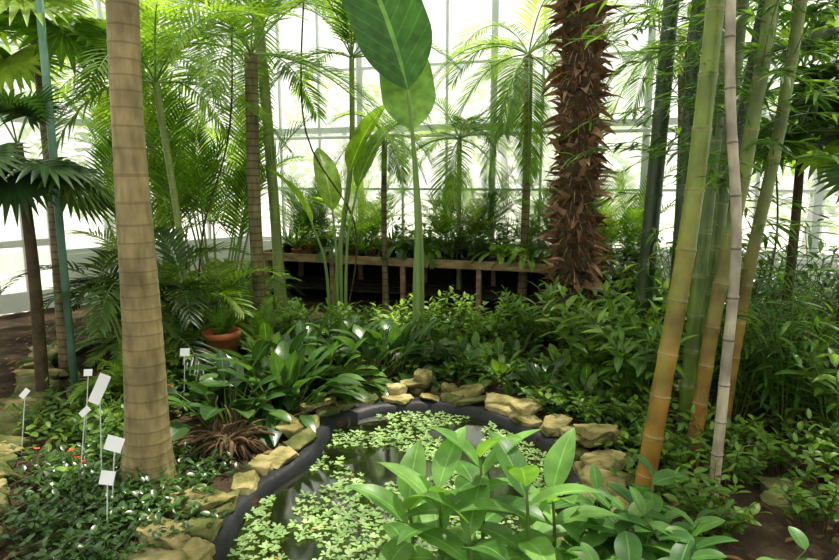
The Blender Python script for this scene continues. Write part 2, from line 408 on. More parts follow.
off2=inset(PO,sgn*.34); i=0
while i<96:
    q=off2[i%96]; a=U(.08,.17)
    if not(q.y<2.8 and q.x>-.5) and R()<.6:
        rock(B,(q.x+U(-.06,.06),q.y+U(-.06,.06),.02),a,U(.07,.12),U(.025,.04),U(0,3),(U(-.15,.15),U(-.12,.12)),0 if R()<.35 else 1)
    i+=3
for (x,y,a,b,c,z) in [(-1.24,3.35,.16,.11,.045,.05),(-1.34,3.05,.2,.13,.045,.05),(-1.24,2.7,.2,.14,.045,.05),(-.97,4.45,.15,.11,.045,.06),(-.82,4.9,.17,.09,.045,.05),
  (-.02,5.36,.15,.11,.05,.07),(.03,5.42,.11,.08,.045,.14),(-.22,5.3,.12,.1,.05,.06),(.42,5.22,.16,.11,.04,.06),(.68,5.0,.16,.11,.04,.06),(.88,4.82,.13,.14,.05,.06),(1.05,4.5,.17,.12,.045,.05),(1.22,4.3,.2,.14,.04,.05),(1.24,4.15,.2,.13,.035,.12),(1.22,3.85,.18,.13,.04,.07),(1.22,4.08,.17,.12,.03,.18),(1.12,3.6,.16,.12,.045,.05)]:
    rock(B,(x,y,z),a,b,c,U(0,3),(U(-.15,.15),U(-.15,.15)),0)
B.obj('pond_edging_stones',[M_stone,M_stone2],smooth=False)
B=MB()
for k in range(24):
    y=2.4+k*.18; rock(B,(-2.18-.13*k*.62+U(-.06,.06),y,.03+U(0,.03)),U(.16,.25),U(.11,.16),U(.045,.065),U(-.4,.4),(U(-.1,.1),U(-.1,.1)),1 if R()<.6 else 0)
for k in range(14):
    rock(B,(-2.55+U(-.2,.1)-.1*k,2.6+k*.2,.0),U(.12,.22),U(.1,.16),.04,U(0,3),(0,0),1)
B.obj('path_edging_stones',[M_stone,M_stone2],smooth=False)
B=MB()
for k in range(30):
    rock(B,(U(1.85,3.3),U(2.5,3.7),.01),U(.06,.18),U(.06,.13),.03,U(0,3),(U(-.1,.1),U(-.1,.1)),1)
B.obj('path_slabs',[M_stone,M_stone2],smooth=False)
B=MB()
for k in range(2400):
    x=U(-5,4.5);y=U(2.2,8)
    if pin(x,y) or pdist(x,y)<.15: continue
    leaf(B,(x,y,gh(x,y)+.012),ael(U(0,6.28),U(-.05,.25)),U(.05,.14),U(.015,.04),.05,3,'lance',.3,U(-.4,.4))
B.obj('fallen_leaves',[M_dead])

# ---------------------------------------------------------------- water lettuce + fish
B=MB()
cnt=0; tries=0; placed=[]
while cnt<900 and tries<20000:
    tries+=1
    x=U(-1.02,.98);y=U(2.1,5.05)
    if not pin(x,y) or pdist(x,y)<.045: continue
    if noise.noise(V((x*2.6,y*2.6,7.7)))<-.26+.24*R(): continue
    if any((x-a)**2+(y-b)**2<.0017 for a,b in placed): continue
    placed.append((x,y))
    cnt+=1; s=U(.018,.042); r0=U(.0,.75)
    for k in range(random.randint(5,8)):
        leaf(B,(x,y,WL+.004),ael(k*2.4+U(-.3,.3),U(.08,.6)),s*U(.8,1.3),s*U(.7,.95),.06,3,'spat',.15,0,min(1,r0+U(0,.3)))
B.obj('water_lettuce',[M_water])
def fish(name,x,y,rz,s):
    B=MB(); P=[V((t*s,.03*s*math.sin(t*6),0)) for t in (-.5,-.42,-.3,-.1,.1,.25,.36,.42)]
    tube(B,P,[s*q for q in (.02,.07,.11,.15,.14,.1,.05,.035)],10)
    leaf(B,P[-1],(1,0,.45),.28*s,.12*s,0,4,'spat',.1,0,.5,side=V((0,0,1))-V((.3,0,0)))
    leaf(B,P[-1],(1,0,-.45),.28*s,.12*s,0,4,'spat',.1,0,.5,side=V((0,0,1)))
    leaf(B,P[3]+V((0,0,.12*s)),(.8,0,.5),.22*s,.14*s,0,4,'lance',.1,0,.5,side=V((-.5,0,.8)))
    for sg in(-1,1): leaf(B,P[2]+V((0,sg*.1*s,-.03*s)),(.5,sg,-.2),.16*s,.08*s,0,4,'oval',.1,0,.5)
    o=B.obj(name,[M_fish]); o.location=(x,y,WL-.012); o.rotation_euler=(0,0,rz)
fish('goldfish',-.58,3.27,.3,.12); fish('goldfish',-.74,2.95,1.4,.13)

# ---------------------------------------------------------------- greenhouse shell
def wall(i,name,skip=None,plinth=.8):
    a=C[i];b=C[(i+1)%5]; L=(b-a).length; d=(b-a).normalized()
    Mx=Matrix((( d.x,-d.y,0,a.x),(d.y,d.x,0,a.y),(0,0,1,0),(0,0,0,1)))
    B=MB()
    def bx(x0,x1,z0,z1,t0=-.03,t1=.03,m=0): box(B,(x0,t0,z0),(x1,t1,z1),m,Mx)
    if skip: bx(0,skip[0],-.2,plinth,-.08,.08,1); bx(skip[1],L,-.2,plinth,-.08,.08,1)
    else: bx(0,L,-.2,plinth,-.08,.08,1)
    nm=max(3,round(L/.78)); 
    for k in range(nm+1):
        x=L*k/nm
        if skip and skip[0]-.02<x<skip[1]+.02: z0=2.2
        else: z0=plinth
        w=.05 if k%3==0 else .02
        bx(x-w,x+w,z0,H,-.04,.04)
    for z,w in ((plinth+.03,.04),(1.75,.018),(2.75,.05),(3.75,.018),(4.9,.06)):
        if skip and z<2.2: bx(0,skip[0],z-w,z+w); bx(skip[1],L,z-w,z+w)
        else: bx(0,L,z-w,z+w)
    B.obj('wall_'+name,[M_frame,M_white],smooth=False)
    G=MB()
    def gq(x0,x1,z0,z1):
        b0=len(G.v)
        for x,z in ((x0,z0),(x1,z0),(x1,z1),(x0,z1)): G.v.append(Mx@V((x,0,z))); G.uv.append((x,z)); G.rn.append(.5)
        G.f.append((b0,b0+1,b0+2,b0+3)); G.mi.append(0)
    if skip: gq(0,skip[0],plinth,H); gq(skip[1],L,plinth,H); gq(skip[0],skip[1],2.2,H)
    else: gq(0,L,plinth,H)
    G.obj('window_%d'%(i+1),[M_glass],smooth=False)
    return Mx,L
wall(0,'west')
MxN,LN=wall(1,'northwest',skip=(2.15,3.2))
MxB,LB=wall(2,'north')
wall(3,'east'); wall(4,'south')
B=MB()
def dbx(x0,x1,z0,z1,t=.03,m=0): box(B,(x0,-t,z0),(x1,t,z1),m,MxN)
dbx(2.15,2.22,0,2.2,.06);dbx(3.13,3.2,0,2.2,.06);dbx(2.15,3.2,2.12,2.2,.06)
dbx(2.24,2.34,.02,2.1);dbx(3.01,3.11,.02,2.1);dbx(2.34,3.01,.02,.3);dbx(2.34,3.01,.95,1.05);dbx(2.34,3.01,2.0,2.1);dbx(2.34,3.01,.3,.95,.004,1)
dbx(2.66,2.69,.3,2.0); dbx(2.34,3.01,1.05,2.0,.004,1)
box(B,(2.27,-.09,1.0),(2.3,-.03,1.03),2,MxN); box(B,(2.27,-.1,1.0),(2.4,-.08,1.025),2,MxN)
B.obj('door_1',[M_white,M_glass,M_frame],smooth=False)
B=MB()
tops=[c+V((0,0,H)) for c in C]
G=MB()
for i in range(5):
    a=tops[i];b=tops[(i+1)%5]
    b0=len(G.v)
    for q in (a,b,peak): G.v.append(q+V((0,0,.05))); G.uv.append((0,0)); G.rn.append(.5)
    G.f.append((b0,b0+1,b0+2)); G.mi.append(0)
    k=max(3,int((b-a).length/1.6))
    for j in range(k):
        q=a.lerp(b,j/k); tube(B,[q,peak],.035 if j else .06,4)
    for s in (.35,.7): tube(B,[a.lerp(peak,s),b.lerp(peak,s)],.03,4)
B.obj('ceiling_rafters',[M_frame],smooth=False); G.obj('ceiling',[M_roofglass],smooth=False)
B=MB(); P=[MxB@V((x,-.15,2.62)) for x in (.2,LB-.2)]; tube(B,P,.03,8)
for k in range(7):
    q=MxB@V((.5+k*1.5,0,2.62)); q2=MxB@V((.5+k*1.5,-.15,2.62)); tube(B,[q,q2],.012,5)
B.obj('heating_pipe',[M_frame])
B=MB()
def ogq(pts):
    b0=len(B.v)
    for x,y in pts: B.v.append(V((x,y,-.12))); B.uv.append((x,y)); B.rn.append(.5)
    B.f.append((0+b0,1+b0,2+b0,3+b0)); B.mi.append(0)
ogq([(-60,11.9),(60,11.9),(60,80),(-60,80)]);ogq([(-60,-60),(-7.6,-60),(-7.6,11.9),(-60,11.9)]);ogq([(6.4,-60),(60,-60),(60,11.9),(6.4,11.9)])
ogq([(-7.6,7.0),(-3.3,11.8),(-3.3,11.9),(-7.6,11.9)]);ogq([(-3.3,11.75),(6.4,8.65),(6.4,11.9),(-3.3,11.9)])
B.obj('outside_ground',[M_gravel],smooth=False)
def tree(name,x,y,h,w,nl):
    B=MB(); tube(B,crv([(0,0,-.15),(.1,0,h*.3),(0,.1,h*.7)],8),[.2*(1-.08*i) for i in range(9)],8,1)
    for k in range(nl):
        th=U(0,6.28); z=U(-1,1); rr=math.sqrt(1-z*z)*w*U(.55,1)
        leaf(B,(math.cos(th)*rr,math.sin(th)*rr,h*.6+z*h*.45),ael(U(0,6.28),U(-.6,.5)),U(.25,.5),U(.15,.3),.1,3,'oval',.2)
    o=B.obj(name,[M_light,M_brstem]); o.location=(x,y,0)
tree('garden_tree',-8.5,17,6,2.6,1100); tree('garden_tree',2.5,19,5,2.4,900); tree('garden_tree',8.5,13.5,6,2.6,1100); tree('garden_tree',-2.5,21,5,2.4,900); tree('garden_tree',5.5,20,4,2.2,700)

# ---------------------------------------------------------------- bench
B=MB()
def bb_(x0,x1,y0,y1,z0,z1,m=0): box(B,(x0,y0,z0),(x1,y1,z1),m,MxB)
def bb2(x0,x1,ya,yb_,z0,z1,m=0):
    lo,hi=sorted((-ya,-yb_)); bb_(x0,x1,lo,hi,z0,z1,m)
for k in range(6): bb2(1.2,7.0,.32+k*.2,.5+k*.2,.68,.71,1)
bb2(1.2,7.0,1.5,1.54,.65,.77); bb2(1.2,7.0,.28,.32,.64,.78); bb2(1.16,1.2,.28,1.54,.64,.78); bb2(7.0,7.04,.28,1.54,.64,.78)
for x in (1.25,2.4,3.55,4.7,5.85,6.9):
    for y in (.34,1.42): bb2(x,x+.07,y,y+.07,-.05,.66)
    bb2(x,x+.05,.34,1.45,.56,.64); 
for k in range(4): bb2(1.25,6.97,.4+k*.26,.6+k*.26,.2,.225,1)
bb2(1.2,7.0,.24,.27,-.05,.66,2); bb2(1.2,1.22,.28,1.3,-.05,.66,2); bb2(6.98,7.0,.28,1.3,-.05,.66,2)  # added dark panels, back and ends, to make the space below look shaded
B.obj('potting_bench',[M_wood,M_dkwood,M_shadepanel],smooth=False)
def wp(x,y,z=0): return MxB@V((x,-y,z))
def pot(B,p,r,h,mat=0):
    p=V(p); prof=[(r*.7,0),(r*.95,h*.85),(r*1.08,h*.85),(r*1.08,h),(r*.95,h),(r*.93,h*.85),(0.001,h*.83)]
    b0=len(B.v); S=14
    B.v.append(p.copy());B.uv.append((0,0));B.rn.append(.5)
    for q,z in prof:
        for k in range(S):
            a=6.2832*k/S; B.v.append(p+V((math.cos(a)*q,math.sin(a)*q,z))); B.uv.append((0,z)); B.rn.append(.5)
    for k in range(S): B.f.append((b0,b0+1+(k+1)%S,b0+1+k)); B.mi.append(mat)
    for i in range(len(prof)-1):
        for k in range(S):
            a=b0+1+i*S+k;b=b0+1+i*S+(k+1)%S; B.f.append((a,b,b+S,a+S)); B.mi.append(mat+ (1 if i>=5 else 0))
def potted(name,p,r,h,kind,leafm,potm):
    B=MB(); pot(B,(0,0,0),r,h,2); base=V((0,0,h*.8)); a0=U(0,6)
    if kind=='fern':
        for k in range(18): frond(B,base,ael(a0+k*2.4,U(.7,1.3)),U(.35,.6),18,.10,.022,.16,.1,.1,0,1,pet=.1,rr=.003)
    if kind=='palm':
        for k in range(13): frond(B,base,ael(a0+k*2.4,U(.8,1.45)),U(.8,1.4),26,.26,.018,.09,.12,.2,0,1,rr=.005)
    if kind=='shrub':
        shrubmesh(B,9,.42,.15,.065,'oval',8,.5,base=base)
    if kind=='cactus':
        for k in range(30): leaf(B,base,ael(a0+k*2.4,U(.5,1.4)),U(.25,.5),.03,.08,5,'linear',.5)
    return B.obj(name,[leafm,M_stem,potm,M_soil],loc=p,clamp=True)
nm={'shrub':'potted_shrub','fern':'potted_fern','cactus':'potted_agave','palm':'potted_palm'}
x=1.4
while x<6.9:
    for row in (.55,.95,1.34):
        if R()<.93:
            kd=random.choice(['shrub','fern','cactus','fern','shrub']) if row>.8 else random.choice(['palm','shrub','palm','palm'])
            r=U(.08,.13) if row<1.2 else U(.05,.08); potted(nm[kd],wp(x+U(-.05,.05),row,.71),r,r*1.6,kd,random.choice([M_mid,M_light,M_palm,M_dark]),random.choice([M_black,M_black,M_terra]))
    x+=.36

# ---------------------------------------------------------------- palms
B=MB(); n=330; pts=[];rd=[];vs=[]
for i in range(n+1):
    z=-.1+5.0*i/n; t=z/5.0
    rr=.088+.05*max(0,1-z/2.2)+.055*math.exp(-max(0,z)/.14)
    ph=(z*10.5+1.5*math.sin(z*1.3)+.6*math.sin(z*5)); fr=ph%1
    rr*=1+.02*(math.exp(-((fr-.0)/.12)**2)+math.exp(-((fr-1)/.12)**2))
    pts.append(V((-1.75+.1*t+.012*math.sin(z*2),3.75,z))); rd.append(rr); vs.append(ph)
tube(B,pts,rd,28,1,vs=vs)
for k in range(11): frond(B,pts[-1],ael(k*2.4,U(.2,1.1)),U(1.8,2.3),40,.5,.035,.12,.15,.2,0,2,rr=.02)
B.obj('royal_palm',[M_palm,M_royal,M_stemlt],clamp=True)
B=MB(); cx,cy=1.85,7.4
pts=[V((cx+.02*math.sin(z*.25),cy,z*.25)) for z in range(0,20)]; pts[0].z=-.1
tube(B,pts,.22,16,1,vs=[0]*20)
k=0; z=.05
while z<4.7:
    a=k*2.39996; k+=1; z+=.008
    rr=.2; p=V((cx+.02*math.sin(z)+math.cos(a)*rr,cy+math.sin(a)*rr,z))
    L=U(.12,.34)
    leaf(B,p,ael(a+U(-.6,.6),U(-.4,1.0)),L,U(.07,.16),U(-.02,.3),4,'tri',.5,U(-.8,.8),None,0)
for q in range(2600):
    a=U(0,6.28); z=U(.05,4.7); p=V((cx+math.cos(a)*.22,cy+math.sin(a)*.22,z))
    leaf(B,p,ael(a,U(-.9,.7)),U(.1,.28),.01,.25,3,'linear',.2,0,None,0)
for q in range(14): fan(B,(cx,cy,4.7),ael(q*2.4,U(-.1,.9)),U(.5,.8),.7,26,2.2,mat=2,smat=3)
B.obj('windmill_palm',[M_fib,M_brstem,M_palm,M_stem],clamp=True)
def slim(name,path,r,mat,nf,fl,crown_el=(.2,1.2),nl=30,ll=.4,lw=.028,g=.1,leafm=None,ringd=12,az0=0):
    B=MB(); P=crv(path,60); acc=0; vs=[]; 
    for i,p in enumerate(P):
        if i: acc+=(P[i]-P[i-1]).length
        vs.append(acc*ringd)
    tube(B,P,[r*(1.25-.35*min(1,i/15.)) for i in range(61)],12,1,vs=vs)
    for k in range(nf):
        frond(B,P[-1],ael(az0+k*2.4,U(*crown_el)),fl*U(.8,1.1),nl,ll,lw,g,.14,.2,0,2,rr=.012)
    return B.obj(name,[leafm or M_palm,mat,M_stemlt],clamp=True)
slim('kentia_palm',[(-1.9,7.3,-.05),(-1.93,7.3,1.5),(-1.9,7.3,3.3)],.085,M_trunk2,16,2.1,(-.1,1.3),34,.45,.03,.1)
slim('alexandra_palm',[(-1.88,8.3,-.05),(-1.95,8.3,2),(-2.05,8.3,4.0)],.078,M_green3,12,1.9,(-.2,1.1),32,.45,.03,.12,ringd=5)
slim('areca_palm',[(-1.22,8.6,-.05),(-1.1,8.6,1.0),(-.93,8.6,2.2),(-.9,8.6,3.5)],.04,M_green3,11,1.5,(-.1,1.2),28,.35,.028,.12,ringd=8)
slim('areca_palm',[(-2.55,6.7,-.05),(-2.6,6.7,1.4),(-2.75,6.7,2.9)],.04,M_green3,12,1.6,(.0,1.3),26,.42,.03,.1,ringd=8,leafm=M_light)
slim('areca_palm',[(-3.3,8.2,-.05),(-3.4,8.2,1.4),(-3.5,8.1,3.4)],.05,M_green3,12,1.8,(.0,1.2),28,.42,.03,.1,ringd=8,leafm=M_light)
slim('slender_palm',[(-.5,9.1,-.05),(-.52,9.1,1.4),(-.5,9.1,2.5)],.045,M_trunk2,13,1.0,(-.2,1.3),26,.28,.02,.14,ringd=10)
slim('slender_palm',[(1.5,8.95,-.05),(1.52,8.9,2.0),(1.5,8.9,3.6)],.065,M_trunk2,20,1.8,(-1.0,1.1),44,.42,.02,.14,ringd=10)
slim('slender_palm',[(.62,9.5,-.05),(.6,9.5,1.4),(.6,9.5,2.5)],.04,M_green3,16,1.4,(-.6,1.4),36,.4,.018,.12,ringd=10)
slim('slender_palm',[(3.4,8.2,-.05),(3.4,8.2,2.0),(3.3,8.2,3.7)],.05,M_trunk2,13,1.5,(-.4,1.1),34,.4,.02,.14,ringd=10)
def arecaclump(name,x,y,n,h,fl,leafm,el=(.9,1.45),g=.09,ll=.36,lw=.028,nl=22):
    B=MB()
    for k in range(n):
        a=k*2.4; r=U(.03,.25); b=V((math.cos(a)*r,math.sin(a)*r,-.05)); hh=h*U(.35,1); top=b+V((math.cos(a)*.25*hh,math.sin(a)*.25*hh,hh))
        P=crv([b,b.lerp(top,.5)+V((0,0,.05)),top],10); tube(B,P,[.018*(1-.03*i) for i in range(11)],7,1,vs=[i*.9 for i in range(11)])
        for j in range(3): frond(B,top,ael(a+j*2.1+U(-.4,.4),U(*el)),fl*U(.7,1.1),nl,ll,lw,g,.13,.22,0,2,rr=.007)
    return B.obj(name,[leafm,M_green3,M_stemlt],loc=(x,y,0),clamp=True)
arecaclump('areca_palm_clump',-2.75,8.2,8,2.3,1.5,M_palm)
arecaclump('areca_palm_clump',-3.45,7.8,7,1.9,1.4,M_palm)
arecaclump('areca_palm_clump',-3.2,9.6,8,2.6,1.6,M_light)
arecaclump('rhapis_palm_clump',-2.75,6.0,8,1.0,.9,M_palmdk,(.3,1.3),.12,.3,.035,16)
arecaclump('rhapis_palm_clump',-2.5,6.6,7,1.2,.9,M_palm,(.3,1.3),.12,.28,.035,16)
def fanpalm(name,x,y,h,n,pl,rad,leafm,tm,r=.06,zr=.5,el=(-.3,.9),ns=24):
    B=MB(); P=crv([(0,0,-.05),(.03,0,h*.5),(0,0,h)],30); tube(B,P,[r*(1-.3*i/30) for i in range(31)],12,1,vs=[i*h/30*14 for i in range(31)])
    for k in range(n): fan(B,(0,0,h-U(0,zr)),ael(k*2.4,U(*el)),pl*U(.7,1.1),rad*U(.85,1.1),ns,2.3,mat=0,smat=2,lg=.12)
    for k in range(4): fan(B,(0,0,h-.02),ael(k*1.7,U(.9,1.4)),pl*U(.5,.8),rad*U(.7,.9),ns,2.0,mat=0,smat=2,lg=.12)
    return B.obj(name,[leafm,tm,M_stem],loc=(x,y,0),clamp=True)
fanpalm('fan_palm',-3.3,5.2,2.2,14,.5,.5,M_palmdk,M_brstem,.055,.35,(-.5,.5))
fanpalm('fan_palm',-3.6,6.1,3.5,18,.6,.65,M_palm,M_trunk2,.07,.5,(-.4,.9))
fanpalm('fan_palm',3.6,6.0,2.8,16,.5,.5,M_palm,M_brstem,.05,.8,(-.4,.9),20)
fanpalm('fan_palm',3.75,5.4,3.2,20,.5,.55,M_palmdk,M_brstem,.05,1.2,(-.4,.9),20)
B=MB(); tube(B,[(-3.1,5.35,-.05),(-3.1,5.35,5.4)],.032,12); tube(B,[(-3.1,5.35,-.05),(-3.1,5.35,.04)],.07,12)
B.obj('support_pole',[M_pole])
# ---------------------------------------------------------------- banana / strelitzia
B=MB()
def stalk(path,r0,r1): 
    P=crv(path,20); tube(B,P,[r0+(r1-r0)*i/20 for i in range(21)],10,1); return P[-1]
p=stalk([(-.02,6.5,-.05),(-.02,6.5,1.2),(-.06,6.5,2.2),(-.12,6.45,2.8)],.036,.014)
leaf(B,p,(-.25,.05,1),1.9,.78,.035,30,'paddle',.22,0,.2,0,5,.02,side=V((1,.25,.1)))
p=stalk([(.03,6.56,-.05),(.02,6.58,1.2),(-.03,6.62,2.0),(-.08,6.65,2.42)],.028,.012)
leaf(B,p,(-.1,.1,1),1.1,.56,.03,24,'paddle',.2,0,1.0,0,5,.02,side=V((1,.1,.1)))
p=stalk([(-.05,6.52,-.05),(-.05,6.52,.8),(-.02,6.5,1.5)],.028,.016)
B.obj('bird_of_paradise_tree',[M_ban,M_stemlt])
def bananaplant(loc,spec,w,mat):
    global B
    B=MB()
    for (dx,h,az,L) in spec:
        p=stalk([(dx,0,-.05),(dx*1.5,0,h*.6),(dx*2+.12*math.cos(az),.1*math.sin(az),h)],.026,.012)
        leaf(B,p,ael(az,1.15),L,w,.06,16,'paddle',.25,0,U(.3,1),0,3,.02)
    B.obj('banana_plant',[mat,M_stemlt],loc=loc,clamp=True)
bananaplant((-1.1,8.15,0),[(0,1.5,2.0,1.1),(.1,1.8,.8,1.2),(-.1,1.35,3.6,.9),(.05,2.0,-.6,1.1)],.34,M_light)
bananaplant((-4.1,8.7,0),[(0,2.6,2.0,1.2),(.1,2.9,.8,1.4),(-.1,2.4,3.6,1.1),(.05,3.1,-.6,1.3)],.42,M_ban)

# ---------------------------------------------------------------- bamboo
def culm(B,path,r,inter,mat,taper=.25):
    P0=crv(path,60); Ls=[0]
    for i in range(60): Ls.append(Ls[-1]+(P0[i+1]-P0[i]).length)
    T=Ls[-1]; 
    def at(s):
        s=max(0,min(T,s))
        for i in range(60):
            if Ls[i+1]>=s: return P0[i].lerp(P0[i+1],(s-Ls[i])/max(1e-6,Ls[i+1]-Ls[i]))
        return P0[-1]
    pts=[];rd=[];vs=[]; k=0; s=0; nodes=[]
    while s<T:
        L=inter*(.75+.35*min(1,s/1.5))*U(.9,1.1)
        for f,q in ((0,1.0),(.015,1.07),(.03,1.09),(.05,1.02),(.09,.98),(.3,.97),(.6,.97),(.9,.99),(.97,1.02)):
            if s+L*f>T: break
            pts.append(at(s+L*f)); rd.append(r*q*(1-taper*(s+L*f)/T)); vs.append(k+f)
        s+=L;k+=1; nodes.append(at(s))
    tube(B,pts,rd,16,mat,vs=vs); return nodes
B=MB()
mats=[M_bamleaf,M_bamY,M_bamO,M_bamG,M_bamD,M_bamW,M_brstem]
nodes=[]
nodes+=culm(B,[(1.31,3.42,-.05),(1.40,3.44,.7),(1.52,3.5,1.6),(1.62,3.6,2.7),(1.72,3.7,4.6)],.058,.3,1)
culm(B,[(1.70,3.35,-.05),(1.72,3.36,.8),(1.73,3.38,1.6),(1.65,3.45,2.6),(1.6,3.5,4.4)],.031,.26,5)
nodes+=culm(B,[(1.86,4.0,-.05),(1.97,4.05,1.0),(2.12,4.1,2.0),(2.24,4.15,3.2),(2.35,4.2,4.6)],.05,.3,2)
nodes+=culm(B,[(2.15,4.6,-.05),(2.2,4.6,1.2),(2.26,4.65,2.4),(2.35,4.7,4.7)],.06,.32,3)
nodes+=culm(B,[(1.95,4.35,-.05),(2.0,4.38,1.2),(2.05,4.4,2.4),(2.12,4.4,4.7)],.056,.3,3)
nodes+=culm(B,[(2.15,5.9,-.05),(2.2,5.9,1.5),(2.25,5.9,3),(2.3,5.9,4.8)],.085,.33,4)
nodes+=culm(B,[(2.35,5.6,-.05),(2.37,5.6,1.5),(2.4,5.65,3),(2.45,5.7,4.8)],.075,.33,4)
nodes+=culm(B,[(2.45,5.2,-.05),(2.45,5.2,1.5),(2.5,5.2,3),(2.55,5.2,4.8)],.07,.33,4)
nodes+=culm(B,[(2.3,4.9,-.05),(2.45,4.9,1.5),(2.66,4.95,3),(2.8,5,4.8)],.055,.33,3)
nodes+=culm(B,[(2.2,4.3,-.05),(2.3,4.3,1.2),(2.45,4.3,2.4),(2.6,4.3,4.6)],.045,.3,2)
nodes+=culm(B,[(2.7,5.6,-.05),(2.75,5.6,1.5),(2.9,5.6,3),(3.1,5.6,4.7)],.06,.33,4)
for nd in nodes:
    if nd.z<.9: continue
    for b in range(1 if nd.z<1.8 else 3):
        az=U(0,6.28); 
        if nd.y<3.9: continue
        P=[nd.copy()]; d=ael(az,U(.2,.8)); c=nd.copy(); L=U(.4,1.0)
        for i in range(8):
            c=c+d*L/8; d=(d+V((0,0,-.12))).normalized(); P.append(c.copy())
        tube(B,P,.0035,4,3,cap=False)
        for i in range(2,9):
            for q in range(2): leaf(B,P[i],ael(az+U(-1.2,1.2),U(-.6,.3)),U(.12,.24),U(.018,.032),.12,4,'lance',.2,U(-.5,.5))
B.obj('bamboo_clump',mats,clamp=True)

# ---------------------------------------------------------------- understory (linked meshes)
protos={}
def proto(key,fn,mats):
    B=MB(); fn(B); me=B.obj(key,mats); protos[key]=me.data; bpy.data.objects.remove(me)
random.seed(21)
proto('peace_lily_a',lambda B:clumpmesh(B,48,.26,.125,.28,'oval',.12,el=(.35,1.4),m=1,nseg=6),[M_dark,M_stem])
proto('peace_lily_b',lambda B:clumpmesh(B,44,.27,.12,.3,'oval',.13,el=(.4,1.45),nseg=6,wav=.02),[M_mid,M_stem])
proto('peace_lily_c',lambda B:clumpmesh(B,44,.31,.12,.32,'lance',.13,el=(.4,1.45),nseg=6,wav=.02),[M_dark,M_stem])
proto('laurel_a',lambda B:shrubmesh(B,15,.62,.16,.07,'oval',10,.7),[M_mid,M_brstem])
proto('laurel_b',lambda B:shrubmesh(B,15,.72,.2,.085,'lance',10,.7),[M_light,M_stem])
proto('gingerl',lambda B:shrubmesh(B,12,.85,.26,.075,'lance',12,.55,g=.14),[M_mid,M_stem])
proto('bamshrub',lambda B:shrubmesh(B,24,1.15,.2,.03,'lance',16,.5,g=.16,el=(-.5,.5),start=.25),[M_bamleaf,M_stem])
proto('darkshrub',lambda B:shrubmesh(B,20,1.0,.17,.065,'lance',15,.5,g=.15,el=(-.4,.5),start=.15),[M_dark,M_brstem])
proto('fern',lambda B:[frond(B,(0,0,0),ael(k*2.4,U(.6,1.35)),U(.5,.85),26,.12,.026,.14,.08,.1,0,1,pet=.1,rr=.004) for k in range(22)],[M_light,M_stem])
proto('ferndk',lambda B:[frond(B,(0,0,0),ael(k*2.4,U(.6,1.35)),U(.6,.9),26,.14,.03,.14,.08,.1,0,1,pet=.1,rr=.004) for k in range(20)],[M_mid,M_stem])
proto('cover',lambda B:shrubmesh(B,34,.2,.075,.042,'oval',7,1.3,g=.1,sr=.003,n_seg=4,start=.15),[M_dark,M_stem])
proto('coverlt',lambda B:shrubmesh(B,30,.24,.085,.045,'oval',7,1.2,g=.1,sr=.003,n_seg=4,start=.15),[M_mid,M_stem])
def put(key,name,x,y,s=1,sz=None):
    o=bpy.data.objects.new(name,protos[key]); sc.collection.objects.link(o)
    o.location=(x,y,gh(x,y)); o.rotation_euler=(U(-.05,.05),U(-.05,.05),U(0,6.28)); s*=U(.9,1.1); o.scale=(s,s,(sz or 1)*s); return o
PLY=['peace_lily_a','peace_lily_b','peace_lily_c']
for i,(x,y) in enumerate([(-1.5,4.65),(-1.14,4.95),(-.85,5.38),(-1.5,5.35),(-.5,5.8),(-1.1,5.75),(-.78,6.4),(-1.5,5.95),(-1.25,5.3),(-.25,5.95)]):
    put(['peace_lily_a','peace_lily_c','peace_lily_b','peace_lily_a','peace_lily_c'][i%5],'peace_lily',x,y,1.08)
for i,(x,y) in enumerate([(.35,5.8),(.75,5.65),(1.1,5.3),(.55,6.1),(1.0,6.2),(1.4,5.7),(.2,6.2),(1.4,5.0)]):
    put(PLY[i%2],'peace_lily',x,y,.78)
for i,(x,y) in enumerate([(-.4,7.1),(.3,6.9),(.75,6.9),(1.25,6.8),(-.9,7.3),(-1.5,6.8),(.1,7.5),(1.2,7.4),(-1.6,7.5),(-.5,7.7),(.6,7.6),(-1.1,6.7),(-.1,6.7),(1.55,7.0)]):
    put(['laurel_b','laurel_a','laurel_b','gingerl'][i%4],'laurel_shrub',x,y,.66)
for x,y in [(-2.35,5.9),(-2.2,7.0),(-2.9,6.9),(-2.6,5.3),(-1.75,6.7),(-2.5,7.5)]: put('fern','fern',x,y,.95)
for x,y in [(-3.2,6.8),(-2.4,8.8),(-3.1,7.3),(-2.9,9.9)]: put('ferndk','fern',x,y,1.2)
for x,y in [(1.6,5.2),(1.95,5.6),(1.6,6.3),(2.6,6.9),(1.75,4.75),(2.3,6.5),(2.9,6.2),(1.9,5.0),(3.3,4.9),(3.0,4.2)]: put('gingerl','wild_ginger',x,y,1.0)
for x,y in [(2.5,4.75),(3.1,5.5),(3.8,5.9),(2.9,6.9),(3.5,5.2),(3.9,6.9),(2.8,4.5)]: put('bamshrub','dwarf_bamboo',x,y,U(.8,1.1))
for x,y in [(2.7,7.6),(3.4,7.2),(4.4,6.8),(4.6,5.8),(4.1,5.0),(5.0,6.4),(4.7,7.4),(3.7,4.5),(3.4,6.4),(4.0,6.2)]: put('darkshrub','evergreen_shrub',x,y,U(1.05,1.35))
for x,y in [(1.55,3.05),(1.95,3.6),(1.6,3.85),(1.45,4.45),(2.2,3.15),(2.35,3.8),(2.7,3.7),(2.0,4.1)]: put('laurel_a','laurel_shrub',x,y,.6)
for x,y in [(-2.3,4.5),(-2.55,4.9),(-2.0,4.25),(-2.35,4.0),(-2.9,4.9),(-2.1,4.9),(-1.95,5.4),(-2.4,5.5),(-2.7,4.4)]: put('coverlt','ground_cover',x,y,1.0)
